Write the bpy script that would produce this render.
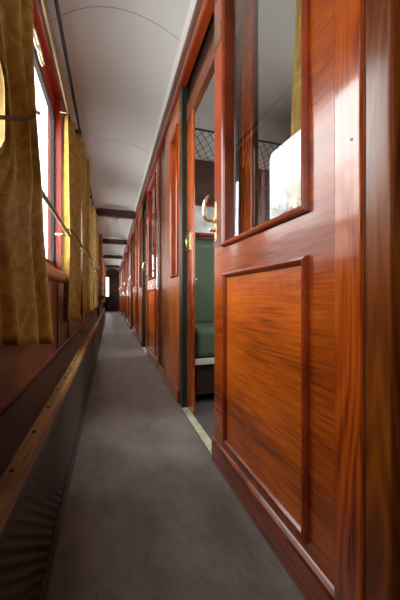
import bpy, bmesh, math, random
from mathutils import Vector
random.seed(4)
C = bpy.context.scene.collection
sc = bpy.context.scene
for o in list(bpy.data.objects): bpy.data.objects.remove(o)

# ---------------------------------------------------------------- camera, sky, exposure
H = 0.70
cam_d = bpy.data.cameras.new('camera'); cam = bpy.data.objects.new('camera', cam_d); C.objects.link(cam)
cam.location = (0, 0, H)
cam.rotation_euler = (math.radians(90), 0, -math.atan(90/285))
cam_d.sensor_fit = 'VERTICAL'; cam_d.sensor_height = 36; cam_d.lens = 285/600*36
cam_d.shift_y = -2/600
cam_d.clip_start = 0.01
sc.camera = cam
w = bpy.data.worlds.new('World'); sc.world = w; w.use_nodes = True
nt = w.node_tree; bg = nt.nodes['Background']
tc = nt.nodes.new('ShaderNodeTexCoord'); sx = nt.nodes.new('ShaderNodeSeparateXYZ'); rp = nt.nodes.new('ShaderNodeValToRGB')
nt.links.new(tc.outputs['Generated'], sx.inputs[0]); nt.links.new(sx.outputs['Z'], rp.inputs[0])
rp.color_ramp.elements[0].color = (0.97, 0.98, 1.0, 1); rp.color_ramp.elements[1].color = (1.0, 0.985, 0.96, 1); rp.color_ramp.elements[1].position = 0.5
nt.links.new(rp.outputs[0], bg.inputs[0])
bg.inputs[1].default_value = 14.0
sc.view_settings.view_transform = 'Standard'; sc.view_settings.look = 'None'
sc.view_settings.gamma = 1; sc.view_settings.use_curve_mapping = False
sc.view_settings.exposure = -0.27
sc.cycles.max_bounces = 12; sc.cycles.diffuse_bounces = 7; sc.cycles.glossy_bounces = 5
sc.cycles.transparent_max_bounces = 12
sc.cycles.sample_clamp_indirect = 5.0
sc.cycles.caustics_reflective = False; sc.cycles.caustics_refractive = False
def portal(loc, ry, sy, sz):
    d = bpy.data.lights.new('window_daylight', 'AREA'); d.shape = 'RECTANGLE'; d.size = sz; d.size_y = sy
    d.cycles.is_portal = True
    o = bpy.data.objects.new('window_daylight', d); C.objects.link(o)
    o.location = loc; o.rotation_euler = (0, ry, 0)

# ---------------------------------------------------------------- materials
def newmat(name):
    m = bpy.data.materials.new(name); m.use_nodes = True
    return m, m.node_tree, m.node_tree.nodes['Principled BSDF']
def N(nt, t, **kw):
    n = nt.nodes.new(t)
    for k, v in kw.items(): setattr(n, k, v)
    return n
def wood(name, dark, mid, light, axis='Z', rough=0.22, coat=0.6, figure=1.0, freq=1.0, bump=0.04, spec=0.25, fine=0.75, facross=150):
    m, nt, b = newmat(name); L = nt.links.new
    tc = N(nt, 'ShaderNodeTexCoord')
    def mp(al, ac):
        q = N(nt, 'ShaderNodeMapping'); s = [ac*freq]*3; s['XYZ'.index(axis)] = al*freq
        q.inputs['Scale'].default_value = s; L(tc.outputs['Object'], q.inputs[0]); return q
    n1 = N(nt, 'ShaderNodeTexNoise'); n1.inputs['Scale'].default_value = 1; n1.inputs['Detail'].default_value = 2
    n1.inputs['Distortion'].default_value = 0.4
    L(mp(1.3, 7).outputs[0], n1.inputs[0])
    mul = N(nt, 'ShaderNodeMath', operation='MULTIPLY'); mul.inputs[1].default_value = 95; L(n1.outputs[0], mul.inputs[0])
    sn = N(nt, 'ShaderNodeMath', operation='SINE'); L(mul.outputs[0], sn.inputs[0])
    n2 = N(nt, 'ShaderNodeTexNoise'); n2.inputs['Scale'].default_value = 1; n2.inputs['Detail'].default_value = 5
    L(mp(6, facross).outputs[0], n2.inputs[0])
    n3 = N(nt, 'ShaderNodeTexNoise'); n3.inputs['Scale'].default_value = 1; n3.inputs['Detail'].default_value = 3
    L(mp(1.5, 5).outputs[0], n3.inputs[0])
    a = N(nt, 'ShaderNodeMath', operation='MULTIPLY_ADD'); a.inputs[1].default_value = 0.13*figure; L(sn.outputs[0], a.inputs[0])
    c = N(nt, 'ShaderNodeMath', operation='MULTIPLY_ADD'); c.inputs[1].default_value = fine; c.inputs[2].default_value = -fine/2
    L(n2.outputs[0], c.inputs[0]); L(c.outputs[0], a.inputs[2])
    d = N(nt, 'ShaderNodeMath', operation='ADD'); L(a.outputs[0], d.inputs[0]); L(n3.outputs[0], d.inputs[1])
    r = N(nt, 'ShaderNodeValToRGB'); e = r.color_ramp.elements
    e[0].position = 0.25; e[0].color = (*dark, 1); e[1].position = 0.78; e[1].color = (*light, 1)
    q = e.new(0.5); q.color = (*mid, 1)
    L(d.outputs[0], r.inputs[0]); L(r.outputs[0], b.inputs['Base Color'])
    b.inputs['Roughness'].default_value = rough + 0.15
    b.inputs['Specular IOR Level'].default_value = spec
    b.inputs['Coat Weight'].default_value = coat; b.inputs['Coat Roughness'].default_value = rough
    bp = N(nt, 'ShaderNodeBump'); bp.inputs['Strength'].default_value = bump*4; bp.inputs['Distance'].default_value = 0.0006
    L(n2.outputs[0], bp.inputs['Height']); L(bp.outputs[0], b.inputs['Normal']); L(bp.outputs[0], b.inputs['Coat Normal'])
    return m
def plain(name, col, rough=0.5, metal=0, var=0.08, scale=30, bump=0.0, coat=0, spec=0.5, trans=0):
    m, nt, b = newmat(name); L = nt.links.new
    tc = N(nt, 'ShaderNodeTexCoord'); n = N(nt, 'ShaderNodeTexNoise'); n.inputs['Scale'].default_value = scale; n.inputs['Detail'].default_value = 4
    L(tc.outputs['Object'], n.inputs[0])
    r = N(nt, 'ShaderNodeValToRGB'); e = r.color_ramp.elements
    e[0].position = 0.3; e[0].color = (*[c*(1-var) for c in col], 1); e[1].position = 0.7; e[1].color = (*[min(1, c*(1+var)) for c in col], 1)
    L(n.outputs[0], r.inputs[0]); L(r.outputs[0], b.inputs['Base Color'])
    b.inputs['Roughness'].default_value = rough; b.inputs['Metallic'].default_value = metal
    b.inputs['Coat Weight'].default_value = coat; b.inputs['Specular IOR Level'].default_value = spec
    if bump:
        bp = N(nt, 'ShaderNodeBump'); bp.inputs['Strength'].default_value = bump; bp.inputs['Distance'].default_value = 0.002
        L(n.outputs[0], bp.inputs['Height']); L(bp.outputs[0], b.inputs['Normal'])
    return m
M = {}
M['door']   = wood('varnished_mahogany_crossgrain', (.075,.011,.002), (.26,.044,.004), (.42,.085,.007), 'Y', rough=.11, figure=.2, bump=.04)
M['panel']  = wood('varnished_mahogany_panel', (.14,.024,.001), (.42,.080,.003), (.62,.14,.006), 'Y', rough=.22, figure=.2, bump=.06)
M['stile']  = wood('varnished_mahogany_upright', (.085,.010,.002), (.30,.048,.004), (.38,.080,.007), 'Z', rough=.07, bump=.015, coat=1.0, figure=.85, fine=.45)
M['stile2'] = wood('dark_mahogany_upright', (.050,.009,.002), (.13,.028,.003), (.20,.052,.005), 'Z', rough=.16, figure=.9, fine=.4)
M['frame']  = wood('mahogany_moulding', (.065,.007,.002), (.20,.024,.004), (.34,.05,.006), 'Z', rough=.14, figure=.1, fine=.3)
M['frameh'] = wood('mahogany_rail', (.065,.007,.002), (.19,.024,.004), (.32,.055,.007), 'Y', rough=.16, figure=.1, fine=.3)
M['red']    = wood('red_mahogany', (.17,.013,.009), (.33,.026,.016), (.46,.05,.027), 'Z', rough=.18, figure=.3)
M['leftw']  = wood('dark_wall_panelling', (.040,.009,.003), (.09,.021,.005), (.15,.038,.008), 'Z', rough=.2, figure=.6)
M['dark']   = wood('very_dark_wood', (.012,.006,.004), (.028,.011,.007), (.045,.018,.010), 'Y', rough=.3, figure=.3, coat=.3)
M['beam']   = wood('dark_beam_wood', (.022,.008,.006), (.045,.014,.009), (.07,.022,.012), 'X', rough=.25, figure=.3, coat=.3)
M['batten'] = wood('tan_batten_wood', (.16,.085,.028), (.32,.185,.065), (.46,.285,.11), 'Y', rough=.35, figure=.5, coat=.3)
M['beamh'] = wood('dark_cornice_wood', (.030,.010,.006), (.065,.020,.011), (.10,.032,.016), 'Y', rough=.3, figure=.4, coat=.3)
M['stile2h'] = wood('dark_mahogany_rail', (.04,.009,.003), (.10,.022,.004), (.16,.042,.006), 'Y', rough=.3, figure=.5, coat=.3)
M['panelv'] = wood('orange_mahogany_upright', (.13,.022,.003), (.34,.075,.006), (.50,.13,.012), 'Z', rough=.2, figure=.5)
M['kick'] = wood('kickboard_mahogany', (.05,.006,.002), (.17,.022,.005), (.27,.045,.010), 'Y', rough=.16, figure=1.0)
M['metal'] = plain('dark_brown_metal', (.045,.035,.029), .38, .3, var=.15, scale=12)
M['ceil']   = plain('warm_white_ceiling', (.56,.565,.548), .55, var=.02, scale=2)
M['cove']   = plain('white_cove', (.74,.72,.69), .4, var=.02, scale=3)
M['seam']   = plain('ceiling_seam', (.34,.31,.29), .6, var=.05)
M['brass']  = plain('brass', (.80,.62,.30), .22, 1, var=.12, scale=60)
M['palebrass'] = plain('pale_worn_brass', (.86,.76,.56), .25, 1, var=.15, scale=80)
M['gold']   = plain('aged_gold', (.17,.105,.040), .45, .4, var=.2, scale=60)
M['black']  = plain('black_metal', (.010,.009,.009), .4, .2, var=.2)
M['green']  = plain('green_moquette', (.050,.078,.042), .85, var=.18, scale=160, bump=.3)
M['greend'] = plain('dark_green_paint', (.010,.015,.008), .4, var=.2, scale=20)
M['fringe'] = plain('pale_fringe', (.45,.45,.36), .8, var=.2, scale=200)
M['grey']   = plain('pale_grey_wall', (.62,.61,.58), .6, var=.03, scale=3)
M['mirror'] = plain('framed_picture_glass', (.55,.56,.55), .12, .0, var=.5, scale=7, coat=1)
M['thresh'] = plain('worn_threshold_strip', (.36,.36,.24), .45, .0, var=.3, scale=35, bump=.2)
M['opal']   = plain('opal_glass', (.85,.85,.82), .15, var=.01, coat=.6)
M['white']  = plain('ivory_knob', (.8,.78,.70), .3, var=.03)
M['bounce']   = plain('bounce_ground', (.80,.80,.80), .9, var=.2, scale=.4)  # ground whitened to throw more daylight up onto the ceiling
M['bark']   = plain('bark', (.10,.09,.08), .9, var=.3, scale=8)
M['build']  = plain('pale_render', (.30,.31,.31), .8, var=.1, scale=1)
M['roof']   = plain('grey_roof', (.18,.18,.19), .8, var=.1, scale=2)
M['leather']= plain('brown_tie', (.10,.052,.015), .9, var=.2, scale=50, spec=.1)

def glassm(name, ior, tint):
    m, nt, b = newmat(name); nt.nodes.remove(b); L = nt.links.new
    out = nt.nodes['Material Output']
    t = N(nt, 'ShaderNodeBsdfTransparent'); t.inputs[0].default_value = (*tint, 1)
    g = N(nt, 'ShaderNodeBsdfGlossy'); g.inputs['Roughness'].default_value = .01; g.inputs[0].default_value = (1, 1, 1, 1)
    gm = N(nt, 'ShaderNodeNewGeometry'); dt = N(nt, 'ShaderNodeVectorMath', operation='DOT_PRODUCT'); L(gm.outputs['Incoming'], dt.inputs[0]); L(gm.outputs['Normal'], dt.inputs[1])
    ab = N(nt, 'ShaderNodeMath', operation='ABSOLUTE'); L(dt.outputs['Value'], ab.inputs[0])
    om = N(nt, 'ShaderNodeMath', operation='SUBTRACT'); om.inputs[0].default_value = 1; L(ab.outputs[0], om.inputs[1])
    pw = N(nt, 'ShaderNodeMath', operation='POWER'); pw.inputs[1].default_value = 5; L(om.outputs[0], pw.inputs[0])
    f0 = ((ior-1)/(ior+1))**2
    f = N(nt, 'ShaderNodeMath', operation='MULTIPLY_ADD'); f.inputs[1].default_value = 1-f0; f.inputs[2].default_value = f0; L(pw.outputs[0], f.inputs[0])
    x = N(nt, 'ShaderNodeMixShader'); L(f.outputs[0], x.inputs[0]); L(t.outputs[0], x.inputs[1]); L(g.outputs[0], x.inputs[2]); L(x.outputs[0], out.inputs[0])
    return m
M['glass'] = glassm('door_glass', 1.5, (.92,.93,.92))
M['winglass'] = glassm('window_glass', 1.45, (.97,.98,.98))

def floor_mat():
    m, nt, b = newmat('grey_linoleum'); L = nt.links.new
    tc = N(nt, 'ShaderNodeTexCoord')
    mp = N(nt, 'ShaderNodeMapping'); mp.inputs['Scale'].default_value = (1, .6, 1); L(tc.outputs['Object'], mp.inputs[0])
    n1 = N(nt, 'ShaderNodeTexNoise'); n1.inputs['Scale'].default_value = 7; n1.inputs['Detail'].default_value = 8; n1.inputs['Roughness'].default_value = .7
    n2 = N(nt, 'ShaderNodeTexNoise'); n2.inputs['Scale'].default_value = 160; n2.inputs['Detail'].default_value = 2
    L(mp.outputs[0], n1.inputs[0]); L(tc.outputs['Object'], n2.inputs[0])
    ad = N(nt, 'ShaderNodeMath', operation='MULTIPLY_ADD'); ad.inputs[1].default_value = .35; L(n2.outputs[0], ad.inputs[0]); L(n1.outputs[0], ad.inputs[2])
    r = N(nt, 'ShaderNodeValToRGB'); e = r.color_ramp.elements
    e[0].position = .52; e[0].color = (.080,.070,.062, 1); e[1].position = .80; e[1].color = (.165,.146,.130, 1)
    L(ad.outputs[0], r.inputs[0])
    # scattered pale scuffs
    v = N(nt, 'ShaderNodeTexVoronoi'); v.inputs['Scale'].default_value = 6
    mp2 = N(nt, 'ShaderNodeMapping'); mp2.inputs['Scale'].default_value = (3.5, .8, 1); mp2.inputs['Rotation'].default_value = (0, 0, .5); L(tc.outputs['Object'], mp2.inputs[0]); L(mp2.outputs[0], v.inputs[0])
    r2 = N(nt, 'ShaderNodeValToRGB'); r2.color_ramp.elements[0].position = .02; r2.color_ramp.elements[0].color = (1,1,1,1); r2.color_ramp.elements[1].position = .07; r2.color_ramp.elements[1].color = (0,0,0,1)
    L(v.outputs['Distance'], r2.inputs[0])
    mx = N(nt, 'ShaderNodeMixRGB'); mx.inputs[2].default_value = (.33,.31,.28, 1)
    m5 = N(nt, 'ShaderNodeMath', operation='MULTIPLY'); m5.inputs[1].default_value = .5; L(r2.outputs[0], m5.inputs[0]); L(m5.outputs[0], mx.inputs[0]); L(r.outputs[0], mx.inputs[1])
    L(mx.outputs[0], b.inputs['Base Color'])
    rr = N(nt, 'ShaderNodeMapRange'); rr.inputs[3].default_value = .30; rr.inputs[4].default_value = .55; L(n1.outputs[0], rr.inputs[0]); L(rr.outputs[0], b.inputs['Roughness'])
    bp = N(nt, 'ShaderNodeBump'); bp.inputs['Strength'].default_value = .25; bp.inputs['Distance'].default_value = .002; L(ad.outputs[0], bp.inputs['Height']); L(bp.outputs[0], b.inputs['Normal'])
    return m
M['floor'] = floor_mat()

def grille_mat():
    m, nt, b = newmat('perforated_dark_metal'); L = nt.links.new
    out = nt.nodes['Material Output']
    tc = N(nt, 'ShaderNodeTexCoord'); s = N(nt, 'ShaderNodeSeparateXYZ'); L(tc.outputs['Object'], s.inputs[0])
    def wv(sock, period):
        k = N(nt, 'ShaderNodeMath', operation='MULTIPLY'); k.inputs[1].default_value = 2*math.pi/period; L(sock, k.inputs[0])
        q = N(nt, 'ShaderNodeMath', operation='SINE'); L(k.outputs[0], q.inputs[0]); return q.outputs[0]
    p = N(nt, 'ShaderNodeMath', operation='MULTIPLY'); L(wv(s.outputs['Y'], .032), p.inputs[0]); L(wv(s.outputs['Z'], .026), p.inputs[1])
    g = N(nt, 'ShaderNodeMath', operation='GREATER_THAN'); g.inputs[1].default_value = .15; L(p.outputs[0], g.inputs[0])
    b.inputs['Base Color'].default_value = (.10,.078,.062, 1); b.inputs['Roughness'].default_value = .4; b.inputs['Metallic'].default_value = .4
    t = N(nt, 'ShaderNodeBsdfTransparent'); x = N(nt, 'ShaderNodeMixShader'); L(g.outputs[0], x.inputs[0]); L(b.outputs[0], x.inputs[1]); L(t.outputs[0], x.inputs[2]); L(x.outputs[0], out.inputs[0])
    return m
M['grille'] = grille_mat()
def fabric(name, c1, c2, tr=.25):
    m, nt, b = newmat(name); L = nt.links.new; out = nt.nodes['Material Output']
    tc = N(nt, 'ShaderNodeTexCoord')
    mp = N(nt, 'ShaderNodeMapping'); mp.inputs['Scale'].default_value = (1, 1, .7); L(tc.outputs['Object'], mp.inputs[0])
    n = N(nt, 'ShaderNodeTexNoise'); n.inputs['Scale'].default_value = 22; n.inputs['Detail'].default_value = 5; n.inputs['Distortion'].default_value = 1.5; L(mp.outputs[0], n.inputs[0])
    w_ = N(nt, 'ShaderNodeTexNoise'); w_.inputs['Scale'].default_value = 400; L(tc.outputs['Object'], w_.inputs[0])
    r = N(nt, 'ShaderNodeValToRGB'); e = r.color_ramp.elements; e[0].position = .35; e[0].color = (*c1, 1); e[1].position = .65; e[1].color = (*c2, 1)
    L(n.outputs[0], r.inputs[0]); L(r.outputs[0], b.inputs['Base Color']); b.inputs['Roughness'].default_value = .55
    b.inputs['Specular IOR Level'].default_value = .3
    bp = N(nt, 'ShaderNodeBump'); bp.inputs['Strength'].default_value = .3; bp.inputs['Distance'].default_value = .001; L(w_.outputs[0], bp.inputs['Height']); L(bp.outputs[0], b.inputs['Normal'])
    t = N(nt, 'ShaderNodeBsdfTranslucent'); L(r.outputs[0], t.inputs[0])
    x = N(nt, 'ShaderNodeMixShader'); x.inputs[0].default_value = tr; L(b.outputs[0], x.inputs[1]); L(t.outputs[0], x.inputs[2]); L(x.outputs[0], out.inputs[0])
    return m
M['curtain'] = fabric('gold_damask', (.25,.138,.018), (.43,.270,.055), .05)

# ---------------------------------------------------------------- mesh helpers
class MB:
    def __init__(s): s.bm = bmesh.new()
    def box(s, x0, x1, y0, y1, z0, z1):
        v = [s.bm.verts.new(p) for p in ((x0,y0,z0),(x1,y0,z0),(x1,y1,z0),(x0,y1,z0),(x0,y0,z1),(x1,y0,z1),(x1,y1,z1),(x0,y1,z1))]
        for f in ((0,3,2,1),(4,5,6,7),(0,1,5,4),(1,2,6,5),(2,3,7,6),(3,0,4,7)): s.bm.faces.new([v[i] for i in f])
        return s
    def loft(s, rings, closed=True, cap=True):
        R = [[s.bm.verts.new(p) for p in r] for r in rings]
        n = len(R[0])
        for a, b in zip(R, R[1:]):
            for i in range(n if closed else n-1):
                s.bm.faces.new((a[i], a[(i+1) % n], b[(i+1) % n], b[i]))
        if cap and closed:
            s.bm.faces.new(list(reversed(R[0]))); s.bm.faces.new(R[-1])
        return s
    def tube(s, pts, r, n=10):
        pts = [Vector(p) for p in pts]; rings = []
        rr = r if isinstance(r, (list, tuple)) else [r]*len(pts)
        ref = None
        for i, p in enumerate(pts):
            t = (pts[min(i+1, len(pts)-1)] - pts[max(i-1, 0)]).normalized()
            if ref is None:
                ref = t.orthogonal().normalized()
            ref = (ref - t*ref.dot(t)).normalized(); bi = t.cross(ref)
            rings.append([p + (ref*math.cos(2*math.pi*k/n) + bi*math.sin(2*math.pi*k/n))*rr[i] for k in range(n)])
        return s.loft(rings)
    def extrude_y(s, prof, y0, y1):      # closed profile of (x, z)
        return s.loft([[(x, y0, z) for x, z in prof], [(x, y1, z) for x, z in prof]])
    def ring(s, y0, y1, z0, z1, prof, r=0.0, seg=8):   # profile (inset, x) swept round a rectangle in the YZ plane
        def outline(o, x):
            if r <= 0: return [(x, y0+o, z0+o), (x, y1-o, z0+o), (x, y1-o, z1-o), (x, y0+o, z1-o)]
            P = []
            rr = max(r-o, .0005)
            for cy, cz, a0 in ((y1-r, z0+r, -90), (y1-r, z1-r, 0), (y0+r, z1-r, 90), (y0+r, z0+r, 180)):
                k_ = r - rr - o   # zero unless clamped
                for k in range(seg+1):
                    a = math.radians(a0 + 90*k/seg); P.append((x, cy+rr*math.cos(a), cz+rr*math.sin(a)))
            return P
        R = [[s.bm.verts.new(p) for p in outline(o, x)] for o, x in prof]
        n = len(R[0])
        for a, b in zip(R, R[1:]):
            for i in range(n): s.bm.faces.new((a[i], a[(i+1) % n], b[(i+1) % n], b[i]))
        return s
    def build(s, name, mat, parent=None, bevel=0, smooth=False, sub=0, solid=0):
        bmesh.ops.recalc_face_normals(s.bm, faces=s.bm.faces)
        me = bpy.data.meshes.new(name); s.bm.to_mesh(me); s.bm.free()
        me.materials.append(mat)
        if smooth:
            for p in me.polygons: p.use_smooth = True
        o = bpy.data.objects.new(name, me); C.objects.link(o); o.parent = parent
        if solid:
            q = o.modifiers.new('t', 'SOLIDIFY'); q.thickness = solid
        if bevel:
            q = o.modifiers.new('b', 'BEVEL'); q.width = bevel; q.segments = 2; q.limit_method = 'ANGLE'
        if sub:
            q = o.modifiers.new('s', 'SUBSURF'); q.levels = q.render_levels = sub
        return o
def box(*a): return MB().box(*a)
def tag(o, label=None, cat=None, group=None, kind=None):
    if label: o['label'] = label
    if cat: o['category'] = cat
    if group: o['group'] = group
    if kind: o['kind'] = kind
    return o
def empty(name, loc=(0, 0, 0), rz=0):
    o = bpy.data.objects.new(name, None); C.objects.link(o); o.location = loc; o.rotation_euler = (0, 0, rz)
    o.empty_display_size = .05
    return o
def copy_tree(o, parent=None):
    c = o.copy(); C.objects.link(c); c.parent = parent
    for ch in [x for x in bpy.data.objects if x.parent == o]: copy_tree(ch, c)
    return c
ORD = ['first', 'second', 'third', 'fourth', 'fifth', 'sixth', 'seventh', 'eighth', 'ninth', 'tenth', 'eleventh', 'twelfth']

# ---------------------------------------------------------------- setting
A = 0.436            # right wall plane
WL = -0.30           # left wall plane
Y0, Y1 = -1.7, 16.0
P = 2.335            # compartment pitch
XO = 1.72            # outer wall of the compartments
tag(box(-.42, .47, Y0, Y1, -.05, 0).build('floor', M['floor']), 'grey linoleum corridor floor with faint scuffs', 'floor', kind='structure')
tag(box(.47, XO+.1, Y0, Y1, -.05, 0).build('floor_compartment', plain('dark_carpet', (.05,.042,.038), .8, var=.2, scale=80)), 'dark floor inside the compartments behind the doors', 'floor', kind='structure')

def vault(x):        # corridor ceiling height
    t = (x - WL)/(A - WL)
    return 2.085 + (2.16-2.085)*t + 0.145*4*t*(1-t)*(1 - .35*(t-.5))
mb = MB(); xs = [WL - .075] + [WL + (A-WL)*i/24 for i in range(25)] + [A+.03]
low = [(x, vault(min(max(x, WL), A))) for x in xs]
mb.extrude_y(low + [(x, 2.42) for x in reversed(xs)], Y0, Y1)
tag(mb.build('ceiling', M['ceil'], smooth=False), 'curved warm-white ceiling over the corridor', 'ceiling', kind='structure')
tag(box(A+.03, XO+.1, Y0, Y1, 2.38, 2.42).build('ceiling_compartment', M['grey']), 'pale ceiling inside the compartments', 'ceiling', kind='structure')
def arc(y, wd, drop, name, mat, x0=WL, x1=A):
    m = MB(); xx = [x0 + (x1-x0)*i/24 for i in range(25)]
    m.loft([[(x, y, vault(x)+.004), (x, y+wd, vault(x)+.004), (x, y+wd, vault(x)-drop), (x, y, vault(x)-drop)] for x in xx])
    return m.build(name, mat)
tn = 1
for i, y in enumerate((0.25, 1.6, 2.95, 6.3, 9.1)):
    tag(arc(y, .005, .0012, 'trim_%d' % tn, M['seam']), 'thin curved seam across the ceiling, %s from the camera' % ORD[i], 'ceiling seam', 'ceiling seams', 'structure'); tn += 1
# cove along the right side
mb = MB(); mb.extrude_y([(A, 2.19), (A-.050, 2.205), (A-.050, 2.186), (A-.040, 2.172), (A-.020, 2.158), (A, 2.152)], Y0, Y1)
tag(mb.build('trim_%d' % tn, M['cove']), 'white cove moulding between ceiling and doors wall', 'moulding', kind='structure'); tn += 1
# cross beams
for i, y in enumerate((4.98, 7.5, 10.3, 13.4)):
    m = MB(); xx = [WL + (A-WL)*k/12 for k in range(13)]
    m.box(WL, A, y, y+.09, 2.065, 2.185)
    o = m.build('trim_%d' % tn, M['beam'], bevel=.006)
    tag(o, 'dark wooden ceiling beam across the corridor, %s from the camera' % ORD[i], 'ceiling beam', 'ceiling beams', 'structure'); tn += 1

# ---- right wall
wr = tag(empty('wall_right'), 'mahogany corridor wall of posts, panels and rails between the doors', 'wall', kind='structure')
box(.468, .50, Y0, Y1, 1.83, 1.935).build('head_rail', M['stile2h'], wr, bevel=.003)
box(.490, .50, Y0, Y1, 1.935, 2.40).build('track_board', M['dark'], wr)
mb = MB(); mb.extrude_y([(A+.03, 2.16), (A-.028, 2.157), (A-.034, 2.145), (A-.030, 2.12), (A-.014, 2.10), (A+.03, 2.10)], Y0, Y1)
mb.build('cornice', M['beamh'], wr)
mb = MB(); mb.extrude_y([(A+.03, 2.10), (A-.012, 2.10), (A-.018, 2.092), (A-.018, 2.065), (A-.010, 2.055), (A+.03, 2.055)], Y0, Y1)
mb.build('cornice_bead', M['frameh'], wr)
for n in range(0, 7):
    o = n*P
    box(A, A+.05, o+.409, o+.473, 0, 2.05).build('stile', M['stile'], wr, bevel=.0025)
    box(A+.006, A+.05, o+.355, o+.405, 0, 2.05).build('post', M['stile2'], wr, bevel=.004)
    box(A+.010, A+.05, o+.405, o+.409, 0, 2.05).build('groove', M['dark'], wr)
    box(A+.022, A+.05, o+.030, o+.352, 0, 2.05).build('post', M['stile2'], wr, bevel=.004)
    box(A-.002, A+.016, o+.030, o+.352, 0, .085).build('skirting', M['frameh'], wr, bevel=.004) if n else None
    if n == 0:
        for px, yy, zz in ((A-.0006, .428, 1.0), (A-.0006, .424, .36), (A+.0214, .343, 1.115), (A+.0214, .343, .886)):
            m = MB(); m.tube([(px, yy, zz), (px+.002, yy, zz)], .0028, 10); m.build('plug', M['dark'], wr)
    # green strip and recessed jamb at the far side of each opening
    box(A+.002, .485, o-.570, o-.495, 0, 2.05).build('green_strip', M['greend'], wr, bevel=.002)
    j = box(.470, .482, o-.712, o-.575, .01, 1.84).build('jamb', M['stile'], wr, bevel=.003)
    if n == 1:
        m = MB(); m.box(.4655, .470, o-.665, o-.575, .995, 1.105)
        hp = m.build('hinge_plate', M['brass'], j, bevel=.0012)
        m = MB(); m.tube([(.464, o-.573, .996), (.464, o-.573, 1.104)], .0025); m.build('hinge_pin', M['brass'], hp, smooth=True)
        for zz in (1.015, 1.05, 1.085):
            m = MB(); m.tube([(.4656, o-.62, zz), (.4645, o-.62, zz)], .004, 8); m.build('screw', M['gold'], hp)
box(.502, .516, .955, 1.060, .01, 1.83).build('post', M['stile'], wr, bevel=.002)
box(.516, .531, .955, 1.175, .01, 2.40).build('inner_post', M['dark'], wr)
# narrow window panels
def narrow(n):
    o = n*P; y0, y1 = o-.492, o+.028
    e = empty('window_%d' % n, (0, 0, 0))
    wy0, wy1, wz0, wz1 = o-.44, o-.235, .86, 1.87
    m = MB(); m.box(A+.004, A+.05, y0, y1, 0, wz0); m.box(A+.004, A+.05, y0, y1, wz1, 2.05); m.box(A+.004, A+.05, y0, wy0, wz0, wz1); m.box(A+.004, A+.05, wy1, y1, wz0, wz1)
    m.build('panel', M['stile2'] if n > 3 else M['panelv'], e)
    m = MB(); m.ring(wy0-.012, wy1+.012, wz0-.012, wz1+.012, [(0, A+.004), (0, A-.006), (.006, A-.011), (.012, A-.009), (.018, A), (.018, A+.02)]); m.build('moulding', M['frame'], e)
    box(A+.018, A+.022, wy0, wy1, wz0, wz1).build('glass', M['glass'], e)
    box(A-.010, A+.004, y0, y1, 0, .085).build('skirting', M['frameh'], e, bevel=.004)
    tag(e, 'mahogany wall panel with a tall narrow window, %s beyond the nearest door' % ORD[n-1], 'window panel', 'narrow window panels', 'structure')

for n in range(1, 7): narrow(n)
# threshold strips
for n in range(0, 6):
    o = n*P
    tag(box(A-.006, .472, o+1.10, o+1.755, 0, .006).build('trim_%d' % tn, M['thresh'], bevel=.002), 'worn pale threshold strip in the %s compartment doorway' % ORD[n], 'threshold', 'doorway thresholds', 'structure'); tn += 1

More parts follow.
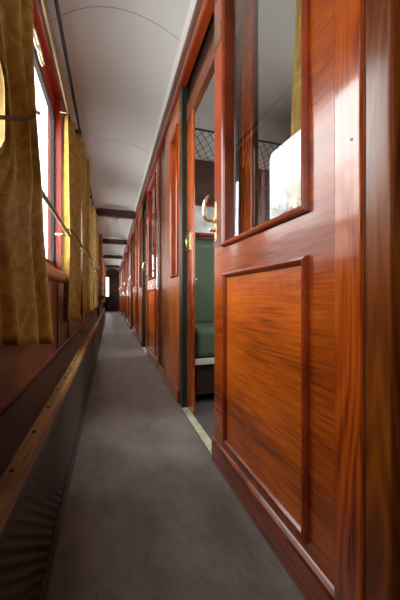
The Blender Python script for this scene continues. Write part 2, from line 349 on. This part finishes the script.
# ---- compartment doors
def make_door():
    e = empty('door_1', (.4335, 1.165, 0), math.radians(1.2))
    T = .034; W = .690; z1 = 2.045
    wy0, wy1, wz0, wz1 = -.595, -.118, .915, 1.965
    m = MB(); m.box(0, T, -W, 0, .012, wz0); m.box(0, T, -W, wy0, wz0, z1); m.box(0, T, wy0, 0, wz1, z1)
    m.build('door_leaf', M['door'], e)
    box(-.0004, T, wy1, 0, wz0, wz1).build('stile', M['frame'], e, bevel=.002)
    m = MB(); m.ring(wy0-.012, wy1+.012, wz0-.012, wz1+.012, [(0, .002), (0, -.008), (.004, -.014), (.010, -.016), (.016, -.013), (.021, -.006), (.021, T)]); m.build('window_moulding', M['frameh'], e)
    box(.014, .018, wy0+.002, wy1-.002, wz0, wz1).build('glass', M['glass'], e)
    py0, py1, pz0, pz1 = -.605, -.115, .125, .800
    m = MB(); m.ring(py0, py1, pz0, pz1, [(0, .002), (0, -.007), (.003, -.013), (.009, -.015), (.015, -.012), (.020, -.005), (.020, .002)]); m.build('panel_moulding', M['frameh'], e)
    box(-.0012, .002, py0+.02, py1-.02, pz0+.02, pz1-.02).build('door_panel', M['panel'], e)
    m = MB(); m.loft([[(x, y, z) for x, z in ((.001, .0), (-.014, .0), (-.014, .078), (-.011, .086), (-.004, .092), (.001, .096))] for y in (-W, -.002)])
    m.build('kickboard', M['kick'], e)
    # handle set
    yp = -.020; za = .94; zb = 1.115
    m = MB()
    R = []
    for x in (-.001, -.0045):
        pts = []
        for k in range(16):
            a = 2*math.pi*k/16; s = .010
            pts.append((x, yp + s*math.cos(a), (zb-.01 if math.sin(a) >= 0 else za+.01) + s*math.sin(a)))
        R.append(pts)
    m.loft(R); hp = m.build('handle_plate', M['brass'], e, bevel=.001)
    pts = [(-.003, yp, 1.030), (-.018, yp, 1.029), (-.034, yp, 1.029), (-.046, yp, 1.033), (-.053, yp-.001, 1.044), (-.057, yp-.002, 1.062), (-.057, yp-.003, 1.085), (-.052, yp-.004, 1.108), (-.042, yp-.005, 1.126), (-.036, yp-.006, 1.133)]
    rr = [.0075, .0065, .0068, .0070, .0072, .0072, .0070, .0066, .0058, .0050]
    m = MB(); m.tube(pts, rr, 12); m.build('lever', M['palebrass'], hp, smooth=True)
    m = MB(); m.tube([(-.003, yp, 1.030), (-.012, yp, 1.030)], .0105, 14); m.build('rose', M['brass'], hp, bevel=.001)
    m = MB(); m.tube([(-.003, yp, .990), (-.012, yp, .990), (-.016, yp, .990), (-.028, yp, .990), (-.031, yp, .990)], [.009, .009, .0055, .0085, .004], 14); m.build('lock_knob', M['brass'], hp, smooth=False)
    for zz in (.952, 1.104):
        m = MB(); m.tube([(-.004, yp, zz), (-.006, yp, zz)], .0035, 8); m.build('screw', M['gold'], hp)
    pl = box(-.0035, 0, -.078, -.006, 1.765, 1.840).build('number_plate', M['gold'], e, bevel=.001)
    for yy in (-.070, -.014):
        m = MB(); m.tube([(-.0033, yy, 1.802), (-.005, yy, 1.802)], .003, 8); m.build('screw', M['brass'], pl)
    return e

d0 = make_door()
tag(d0, 'large glossy mahogany sliding door with glass upper half, nearest the camera', 'door', 'sliding compartment doors', 'structure')
for n in range(1, 6):
    d = copy_tree(d0); d.location.y += n*P; d.name = 'door_%d' % (n+1)
    d['label'] = 'mahogany compartment door with brass handle, %s along the corridor from the camera' % ORD[n]

# ---- compartments: partitions, outer wall
wn = 20
for n in range(-1, 6):
    o = n*P
    yp = o + P + .03
    e = tag(empty('wall_partition_%s' % ORD[n+1]), 'partition wall at the far side of the %s compartment' % (ORD[n] if n >= 0 else 'unseen near'), 'wall', 'compartment partitions', 'structure')
    box(.50, XO, yp, yp+.04, 0, 1.20).build('upholstered_lower_wall', M['green'], e)
    m = box(.50, XO, yp-.006, yp+.04, 1.20, 1.90); m.build('wood_band', M['frameX'] if 'frameX' in M else M['beam'], e)
    box(.50, XO, yp, yp+.04, 1.90, 2.40).build('upper_wall', M['grey'], e)
    for zz in (1.21, 1.52, 1.60, 1.72, 1.86): box(.50, XO, yp-.014, yp-.006, zz, zz+.018).build('rail', M['beam'], e, bevel=.003)
# outer wall with windows
for n in range(0, 6):
    o = n*P; ya, yb = o + P + .03 - P + .04, o + P + .03
    wy0, wy1, wz0, wz1 = ya+.45, yb-.62, .85, 1.95
    e = tag(empty('window_%d' % (wn+n)), 'outer window of the %s compartment seen through its doorway' % ORD[n], 'window', 'compartment outer windows', 'structure')
    m = MB(); m.box(XO, XO+.06, ya-.04, yb, 0, wz0); m.box(XO, XO+.06, ya-.04, yb, wz1, 2.4); m.box(XO, XO+.06, ya-.04, wy0, wz0, wz1); m.box(XO, XO+.06, wy1, yb, wz0, wz1)
    m.build('outer_wall', M['grey'], e)
    m = MB(); m.ring(wy0-.02, wy1+.02, wz0-.02, wz1+.02, [(0, XO), (0, XO-.012), (.03, XO-.012), (.03, XO+.06)], r=.06); m.build('frame', M['frame'], e)
    box(XO+.03, XO+.034, wy0, wy1, wz0, wz1).build('glass', M['winglass'], e)
    if n < 3: portal((XO+.07, (wy0+wy1)/2, (wz0+wz1)/2), math.radians(90), wy1-wy0, wz1-wz0)

# ---- left wall with windows
LP = 1.6; NW = 9
def wy(k): return .75 + LP*k, 2.0 + LP*k
wl = tag(empty('wall_left'), 'dark mahogany outer corridor wall under and between the windows', 'wall', kind='structure')
WO = WL-.075         # outer face of the left wall
WZ0, WZ1 = .86, 1.97
box(WO, WL, Y0, Y1, 0, WZ0).build('dado', M['leftw'], wl)
box(WO, WL, Y0, Y1, WZ1, 2.12).build('frieze', M['leftw'], wl)
edges = [Y0] + [v for k in range(-1, NW) for v in wy(k)] + [Y1]
for a, b in zip(edges[::2], edges[1::2]):
    if b > a: box(WO, WL, a, b, WZ0, WZ1).build('pier', M['leftw'], wl)
for k in range(-1, NW):
    a, b = wy(k)
    for yy in (b-.13, b+.33):
        if yy > Y0: box(WL, WL+.006, yy, yy+.016, .40, .78).build('batten', M['dark'], wl)
box(WL, WL+.012, Y0, Y1, .376, .400).build('ledge_bead', M['leftw'], wl, bevel=.004)
def make_window(k):
    a, b = wy(0); z0, z1 = WZ0, WZ1
    e = empty('window_10', (0, 0, 0))
    gx = -.345; gy0, gy1, gz0, gz1 = a+.03, b-.012, z0+.05, z1-.115
    # reveal lining
    m = MB(); m.ring(a, b, z0, z1, [(.001, gx), (.001, WL+.003)]); m.build('reveal', M['red'], e)
    m = MB(); m.ring(a, b, z0, z1, [(.001, WL+.002), (-.003, WL+.006), (-.045, WL+.006), (-.050, WL)]); m.build('casing', M['leftw'], e)
    # sash plate with a rounded opening
    def rr(o, x, r=.075, seg=8):
        P_ = []; rad = r-o
        for cy, cz, a0 in ((gy1-r, gz0+r, -90), (gy1-r, gz1-r, 0), (gy0+r, gz1-r, 90), (gy0+r, gz0+r, 180)):
            for q in range(seg+1):
                t = math.radians(a0+90*q/seg); P_.append((x, cy+rad*math.cos(t), cz+rad*math.sin(t)))
        return P_
    def rc(x, seg=8): return [(x, yy, zz) for yy, zz in ((b, z0), (b, z1), (a, z1), (a, z0)) for q in range(seg+1)]
    m = MB(); m.loft([rc(gx-.016), rc(gx+.008), rr(0, gx+.008), rr(0, gx-.016)], cap=False); m.build('sash', M['red'], e)
    m = MB(); m.loft([rr(-.002, gx+.008), rr(-.002, gx+.013), rr(.006, gx+.013), rr(.010, gx+.009), rr(.010, gx-.01)], cap=False); m.build('rubber_seal', M['black'], e)
    m = MB(); m.loft([rr(-.004, gx-.002), rr(-.004, gx+.001)]); m.build('glass', M['winglass'], e)
    m = MB(); m.extrude_y([(WL-.037, z0), (WL-.0, z0-.004), (WL, .795), (WL+.022, .795), (WL+.032, .80), (WL+.036, .812), (WL+.036, .842), (WL+.030, .857), (WL+.010, .866), (WL-.037, .872)], a+.001, b-.001)
    m.build('sill', M['frameh'], e, bevel=.003)
    # ornate brass pull on the top rail: a grip with two scrolled loops
    yc, zc, x = 1.405, 1.800, -.300
    m = MB()
    for s in (-1, 1):
        P_ = []
        for i in range(21):
            t = 2*math.pi*i/20; P_.append((x, yc + s*.050 + .048*math.cos(t), zc + .021*math.sin(t)*(1-.25*s*math.cos(t))))
        m.tube(P_, .0055, 8)
    m.tube([(x+.002, yc, zc-.014), (x+.004, yc, zc+.014), (x-.010, yc, zc+.050), (x-.038, yc, zc+.075)], .006, 8)
    for s in (-1, 1): m.tube([(x, yc+s*.070, zc+.018), (x-.010, yc+s*.070, zc+.045), (x-.038, yc+s*.070, zc+.075)], .0045, 8)
    m.build('sash_pull', M['palebrass'], e, smooth=True)
    return e
w0 = make_window(0)
tag(w0, 'corridor window half hidden by the nearest gold curtain', 'window', 'corridor windows', 'structure')
for k in list(range(1, NW)) + [-1]:
    c = copy_tree(w0); c.location.y = LP*k; c.name = 'window_%d' % (10+k)
    c['label'] = ('corridor window in the left wall, %s from the camera' % ORD[k]) if k > 0 else 'corridor window behind the camera'
for k in range(-1, NW):
    a, b = wy(k); portal((WO-.01, (a+b)/2, 1.41), math.radians(-90), b-a, 1.05)

# ---- end walls
e = tag(empty('wall_end'), 'dark red-brown wall with a door at the far end of the corridor', 'wall', kind='structure')
hx0, hx1, hz0, hz1 = -.19, -.07, .80, 1.80
m = MB(); m.box(WL-.06, .50, Y1, Y1+.05, 0, hz0); m.box(WL-.06, .50, Y1, Y1+.05, hz1, 2.4); m.box(WL-.075, hx0, Y1, Y1+.05, hz0, hz1); m.box(hx1, .50, Y1, Y1+.05, hz0, hz1)
m.build('panelling', M['leftw'], e)
box(hx0, hx1, Y1+.02, Y1+.024, hz0, hz1).build('glass', M['winglass'], e)
box(.07, .40, Y1-.02, Y1, 0, 1.95).build('door_leaf', M['beam'], e, bevel=.004)
box(.12, .35, Y1-.028, Y1-.02, 1.0, 1.8).build('door_panel', M['leftw'], e, bevel=.004)
tag(box(WL-.075, XO+.1, Y0-.05, Y0, 0, 2.42).build('wall_back', M['leftw']), 'panelled wall behind the camera', 'wall', kind='structure')
tag(box(.50, XO+.1, Y1, Y1+.05, 0, 2.42).build('wall_compartment_end', M['grey']), 'end wall of the last compartment', 'wall', kind='structure')
tag(box(XO, XO+.06, Y0, .07, 0, 2.42).build('wall_compartment_outer', M['grey']), 'outer wall of the compartment beside the camera', 'wall', kind='structure')
tag(box(XO, XO+.06, 14.08, Y1, 0, 2.42).build('wall_service_outer', M['grey']), 'outer wall past the last compartment', 'wall', kind='structure')

# ---------------------------------------------------------------- heater covers along the left wall
def heater(ya, yb, label):
    e = tag(empty('heater_cover', (0, ya, 0)), label, 'heater cover', 'heater covers along the left wall')
    L = yb - ya
    box(WL+.013, -.183, 0, L, .350, .374).build('top_board', M['dark'], e)
    m = MB(); m.extrude_y([(-.186, .345), (-.156, .345), (-.154, .350), (-.154, .376), (-.160, .383), (-.182, .384), (-.186, .380)], 0, L)
    r = m.build('edge_rail', M['batten'], e)
    m = MB(); m.loft([[(-.162, y, .345), (-.158, y, .345), (-.146, y, .05), (-.150, y, .05)] for y in (0, L)]); m.build('grille', M['grille'], e)
    m = MB(); m.loft([[(-.160, y, .068), (-.144, y, .068), (-.142, y, .0), (-.158, y, .0)] for y in (0, L)]); m.build('plinth', M['metal'], e)
    m = MB(); m.loft([[(-.166, y, .345), (-.156, y, .345), (-.1555, y, .325), (-.164, y, .325)] for y in (0, L)]); m.build('top_strip', M['metal'], e)
    box(-.20, -.19, 0.002, L-.002, .0, .349).build('inner_plate', M['black'], e)
    for y in (0, L-.012):
        m = MB(); m.loft([[(WL+.004, yy, .0), (-.144, yy, .0), (-.157, yy, .349), (WL+.004, yy, .349)] for yy in (y, y+.011)]); m.build('end_plate', M['metal'], e)
    k = .12 - ya if ya < 0 else .1
    while k < L and ya + k < 3:
        m = MB(); m.tube([(-.171, k, .3835), (-.171, k, .3865)], .0042, 8); m.build('screw', M['black'], r)
        m = MB(); m.tube([(-.144, k+.05, .055), (-.141, k+.05, .055)], .0035, 8); m.build('rivet', M['gold'], e)
        k += .16

heater(-.6, 2.95, 'long dark perforated heater cover with tan wooden edge rail, beside the camera')
heater(2.99, 6.2, 'dark heater cover beyond the end of the near one, under the second and third curtains')
heater(6.24, 9.6, 'third dark heater cover from the camera, past the black-legged cupboard')

# ---------------------------------------------------------------- curtain rods, pipe, handrails
def ly(k): return LP*k
rods = []
m = MB(); m.tube([(0, 0, 0), (0, 8.6, 0)], .007, 10)
rod = tag(empty('curtain_rod', (-.252, .1, 1.872)), 'long brass curtain rod above the corridor windows', 'curtain rod')
m.build('rod', M['gold'], rod, smooth=True)
for k in range(0, 6):
    m = MB(); m.tube([(0, 1.88+LP*k, 0), (-.048, 1.88+LP*k, 0)], .005, 8); m.build('bracket', M['brass'], rod)
pipe = tag(empty('handrail_pipe', (-.238, Y0+.02, 2.075)), 'thin black pipe running along the left edge of the ceiling', 'pipe')
m = MB(); m.tube([(0, 0, 0), (0, 16.5, 0)], .0095, 10); m.build('pipe', M['black'], pipe, smooth=True)
for k in range(0, 7):
    y = -Y0 + .93 + LP*k
    box(-.062, .012, y, y+.04, -.012, .02).build('bracket', M['black'], pipe, bevel=.003)
def make_rail():
    e = empty('handrail', (-.225, 1.02, 1.065))
    m = MB(); m.tube([(0, 0, 0), (0, .78, 0)], .0085, 12); m.build('bar', M['gold'], e, smooth=True)
    for y in (.0, .78):
        m = MB(); m.tube([(0, y-.012, 0), (0, y+.022, 0)], .013, 12); m.build('end_cap', M['brass'], e)
        m = MB(); m.tube([(0, y, 0), (-.074, y, 0)], .006, 8); m.build('bracket', M['brass'], e, smooth=True)
    return e
r0 = tag(make_rail(), 'brass handrail bar across the nearest corridor window', 'handrail', 'window handrails')
for k in range(1, 5):
    c = copy_tree(r0); c.location.y += LP*k; c['label'] = 'brass handrail bar across the corridor window, %s from the camera' % ORD[k]

# ---------------------------------------------------------------- curtains
def sheet(yl, yr, zt, zb, xf, nf, amp, seed, nu=110, nv=40):
    """yl(v), yr(v): edges; v from 0 (top) to 1"""
    rnd = random.Random(seed); ph = [rnd.uniform(0, 6.28) for _ in range(4)]
    m = MB(); R = []
    for j in range(nv+1):
        v = j/nv; row = []
        for i in range(nu+1):
            u = i/nu
            a = amp(v)
            q = math.sin(2*math.pi*nf*u + ph[0] + .5*math.sin(3*v+ph[1])) + .35*math.sin(2*math.pi*nf*1.9*u + ph[2] + v*2) + .2*math.sin(2*math.pi*nf*.5*u+ph[3]+v)
            y = yl(v) + (yr(v)-yl(v))*(u + .018*math.sin(2*math.pi*nf*u*1.0+ph[1]+1.5))
            z = zt + (zb(u) - zt)*v
            row.append((xf(u, v) + a*q, y, z))
        R.append(row)
    m.loft(R, closed=False, cap=False)
    return m
def ss(a, b, t):
    t = max(0, min(1, (t-a)/(b-a))); return t*t*(3-2*t)
def tie(parent, pts, w_, hook):
    m = MB(); R = []
    P_ = [Vector(p) for p in pts]
    for i, p in enumerate(P_):
        R.append([p+Vector((.003, 0, w_)), p+Vector((.003, 0, -w_)), p+Vector((-.003, 0, -w_)), p+Vector((-.003, 0, w_))])
    m.loft(R); t = m.build('tieback', M['leather'], parent, bevel=.002)
    m = MB(); h = Vector(hook); m.tube([h+Vector((-.03, 0, 0)), h, h+Vector((.008, .004, 0)), h+Vector((.014, .022, .003))], [.004, .005, .007, .006], 8); m.build('hook', M['palebrass'], t, smooth=True)
    return t
# nearest curtain (in front of the first window, drawn aside)
def mk_near():
    e = empty('curtain', (-.222, .80, 1.86))
    ZT = 1.86
    def zof(v): return ZT - (ZT-.55)*v
    def yr(v):
        z = zof(v)
        if z > 1.24: return .905 + .025*ss(1.6, 1.24, z) - .80
        t = (1.24-z)/(1.24-.55); return .93 + .32*t**1.1 - .80
    def yl(v):
        z = zof(v)
        if z > 1.1: return .865 - .19*ss(1.22, 1.40, z) - .80
        t = (1.1-z)/.55; return .865 - .24*ss(.02, .42, t) - .80
    m = sheet(yl, yr, 0, lambda u: -1.25 - .09*u, lambda u, v: -.046 + .052*ss(.56, .68, u) - .012*ss(.90, 1.0, u), 3.6, lambda v: .009 + .006*abs(v-.45)*2, 3, nu=160)
    c = m.build('drape', M['curtain'], e, smooth=True, solid=.0015)
    tie(c, [(-.050, .045, -.700), (-.020, .050, -.695), (.012, .056, -.685), (.024, .075, -.665), (.021, .105, -.64), (.010, .125, -.625)], .006, (.008, .12, -.62))
    return e
cn = tag(mk_near(), 'large gold curtain drawn in by a tieback, hanging at the left edge nearest the camera', 'curtain', 'corridor curtains')
def mk_far():
    e = empty('curtain', (-.262, 2.13, 1.855))
    yl = lambda v: -.18 + .03*ss(.35, .62, v)*(1-ss(.62, 1.0, v)*.6)
    yr = lambda v: .105 - .015*ss(.35, .62, v)*(1-ss(.62, 1.0, v)*.8)
    m = sheet(yl, yr, 0, lambda u: -1.31 + .015*math.sin(5*u), lambda u, v: .004 + .050*u, 2.1, lambda v: .020, 11)
    c = m.build('drape', M['curtain'], e, smooth=True, solid=.0015)
    tie(c, [(-.01, -.15, -.72), (.024, -.15, -.72), (.048, -.09, -.745), (.066, -.02, -.775), (.078, .05, -.80), (.076, .075, -.815)], .006, (.074, .09, -.812))
    return e
def mk_nearside():
    e = empty('curtain', (-.205, 2.46, 1.855))
    yl = lambda v: -.200 + .01*ss(.35, .62, v)
    yr = lambda v: .30 - .03*ss(.35, .62, v) + .03*v
    m = sheet(yl, yr, 0, lambda u: -1.30 + .015*math.sin(4*u), lambda u, v: .005 + .015*u, 4.0, lambda v: .016, 23)
    c = m.build('drape', M['curtain'], e, smooth=True, solid=.0015)
    tie(c, [(-.01, -.16, -.76), (.030, -.13, -.77), (.042, .06, -.79), (.046, .27, -.81)], .006, (.046, .285, -.81))
    return e
cf = tag(mk_far(), 'bright gold curtain with tieback on the far side of the nearest window', 'curtain', 'corridor curtains')
cs = tag(mk_nearside(), 'shaded gold curtain on the near side of the second corridor window', 'curtain', 'corridor curtains')
for k in range(1, 6):
    if k != 3:
        c = copy_tree(cf); c.location.y += LP*k; c['label'] = 'gold curtain on the far side of the %s corridor window' % ORD[k]
c = copy_tree(cf); c.location.y += -LP - .30; c['label'] = 'gold curtain added behind the camera to dim the far side of its window'  # unseen curtain added to hold back daylight from the rear window
c = copy_tree(cs); c.location.y += -2*LP + .05; c['label'] = 'gold curtain added behind the camera to dim the near side of its window'  # second added curtain, covering more of the rear window out of view
for k in range(1, 6):
    if k != 2:
        c = copy_tree(cs); c.location.y += LP*k; c['label'] = 'gold curtain on the near side of the %s corridor window' % ORD[k+1]

# ---------------------------------------------------------------- cupboards projecting from the left wall
def cupboard():
    e = empty('wall_cupboard', (-.298, 5.45, 0))
    box(0, .165, 0, .34, .74, 1.86).build('body', M['frame'], e, bevel=.004)
    box(.02, .145, -.008, 0, .80, 1.80).build('door', M['stile2'], e, bevel=.004)
    box(-.0, .20, -.05, .36, .68, .74).build('shelf', M['black'], e, bevel=.004)
    box(.08, .11, .02, .06, 0, .68).build('leg', M['black'], e, bevel=.003)
    m = MB(); m.tube([(.03, -.012, 1.25), (.03, -.05, 1.25), (.12, -.05, 1.25)], .010, 8); m.build('latch', M['white'], e)
    return e
c0 = tag(cupboard(), 'narrow red-brown cupboard on a black leg projecting from the left wall', 'cupboard', 'wall cupboards')
c1 = copy_tree(c0); c1.location.y = 10.0; c1['label'] = 'red-brown wall cupboard far down the corridor on the left'

# ---------------------------------------------------------------- ceiling lamps
def lamp():
    e = empty('ceiling_lamp', (.06, 5.85, 2.262))
    m = MB(); m.tube([(0, 0, .03), (0, 0, -.002), (0, 0, -.010)], [.105, .105, .098], 28); m.build('ring', M['palebrass'], e)
    R = [[(.092*math.cos(a)*math.cos(2*math.pi*k/28), .092*math.cos(a)*math.sin(2*math.pi*k/28), -.008-.05*math.sin(a)) for k in range(28)] for a in [i*math.pi/2/8*.98 for i in range(9)]]
    m = MB(); m.loft(R); m.build('dome', M['opal'], e, smooth=True)
    return e
l0 = tag(lamp(), 'round opal ceiling lamp just beyond the first beam', 'ceiling lamp', 'ceiling lamps')
for i, y in enumerate((8.5, 11.3)):
    c = copy_tree(l0); c.location.y = y; c['label'] = 'round opal ceiling lamp just beyond the %s beam' % ORD[i+1]

# ---------------------------------------------------------------- inside the first compartment
yp = P + .03
def bench():
    e = empty('bench_seat', (.52, yp, 0))
    Wd = XO - .52 - .02
    def rbox(x0, x1, y0, y1, z0, z1, name, mat, bev):
        return box(x0, x1, y0, y1, z0, z1).build(name, mat, e, bevel=bev)
    s = rbox(0, Wd, -.60, -.10, .30, .50, 'seat_cushion', M['green'], .045); s.modifiers['b'].segments = 5
    b = rbox(0, Wd, -.16, -.002, .48, 1.16, 'backrest', M['green'], .05); b.modifiers['b'].segments = 5
    rbox(.02, Wd-.02, -.57, -.12, .06, .29, 'base', M['dark'], .004)
    m = box(.0, Wd, -.606, -.590, .265, .305); m.build('fringe', M['fringe'], e, bevel=.004)
    return e
tag(bench(), 'green upholstered bench seat with pale fringe seen through the open doorway', 'bench seat')
def net():
    e = empty('luggage_rack', (.52, yp, 1.90))
    Wd = XO - .52 - .02; D = .22
    m = MB(); m.tube([(0, -.008, .13), (0, -D, .13), (Wd, -D, .13), (Wd, -.008, .13)], .007, 8); m.build('front_rail', M['black'], e)
    m = MB(); n_ = 22; t = .0028
    def pt(u, v):     # v 0 at rail .. 1 at wall; sagging
        ang = v*math.pi/2
        return (u*Wd, -D*math.cos(ang) - .006, .13 - .13*math.sin(ang))
    for i in range(-6, 22):
        for s in (1, -1):
            P_ = []
            for j in range(9):
                v = j/8; u = (i + s*v*3.5)/17
                if 0 <= u <= 1: P_.append(pt(u, v))
            if len(P_) > 1: m.tube(P_, t, 4)
    m.build('netting', M['black'], e)
    for x in (.35, Wd-.25):
        m = MB(); m.tube([(x, -.016, -.02), (x, -D*.6, .02), (x, -D, .125)], .006, 8); m.build('bracket', M['brass'], e)
    return e
tag(net(), 'black net luggage rack on the partition above the green bench', 'luggage rack')
e = tag(empty('framed_picture', (.60, yp-.016, 1.24)), 'small framed landscape picture on the partition above the bench', 'picture')
box(0, .36, -.014, 0, 0, .27).build('frame', M['frame'], e, bevel=.004)
box(.022, .338, -.017, -.013, .022, .248).build('picture_glass', M['mirror'], e)
e = tag(empty('ashtray', (.585, yp-.165, .80)), 'small metal ashtray fixed to the green bench back', 'ashtray')
box(0, .07, -.03, 0, 0, .045).build('bowl', M['metal'], e, bevel=.006)
box(-.002, .072, -.033, 0, .045, .055).build('lid', M['palebrass'], e, bevel=.003)
m = MB(); m.tube([(0, 0, 0), (0, 1.9, 0)], .006, 8)
e = tag(empty('doorway_rod', (.54, .42, 1.965)), 'thin dark rod along the inside of the near doorway', 'rod'); m.build('rod', M['black'], e)
# curtain inside the compartment, beside the door glass
e = tag(empty('window_curtain', (.585, .70, 2.02)), 'gold curtain hanging inside the compartment, seen through the near door glass', 'curtain')
m = sheet(lambda v: -.16, lambda v: .075 + .10*v, 0, lambda u: -1.15, lambda u, v: 0, 3.4, lambda v: .012, 31); m.build('drape', M['curtain'], e, smooth=True, solid=.0015)
m = MB(); m.tube([(0, -.20, .006), (0, .19, .006)], .006, 8); m.build('rod', M['brass'], e)

# ---------------------------------------------------------------- outside
tag(box(-120, 120, -120, 120, -1.35, -1.25).build('ground', M['bounce']), 'ground outside the train, made pale to bounce daylight inside', 'ground', kind='structure')
e = tag(empty('building', (-23, 29, -1.25)), 'tall pale building with a grey roof outside the corridor windows', 'building')
box(-4, 4, -14, 16, 0, 8.2).build('walls', M['build'], e)
m = MB(); m.extrude_y([(-4.6, 8.2), (4.6, 8.2), (0, 10.6)], -14.6, 16.6); m.build('roof', M['roof'], e)
for y in (-10, -5, 0, 5, 10): box(4, 4.05, y, y+1.6, 5, 6.8).build('window', M['roof'], e)
def tree(x, y, s, label):
    rnd = random.Random(s); e = tag(empty('bare_tree', (x, y, -1.25)), label, 'tree', 'bare trees outside')
    m = MB()
    def br(p, d, l, r, dep):
        q = p + d*l; m.tube([p, (p+q)/2 + Vector((rnd.uniform(-.05, .05)*l,)*3), q], [r, r*.8, r*.6], 5)
        if dep:
            for _ in range(3):
                nd = (d + Vector((rnd.uniform(-.7, .7), rnd.uniform(-.7, .7), rnd.uniform(-.1, .5)))).normalized(); br(q, nd, l*.7, r*.6, dep-1)
    br(Vector((0, 0, 0)), Vector((0, 0, 1)), 3.4, .14, 5); m.build('trunk_and_branches', M['bark'], e)
tree(-14, 20, 5, 'bare tree outside the corridor windows, nearer one'); tree(-13, 13, 8, 'bare tree outside the corridor windows, farther one')
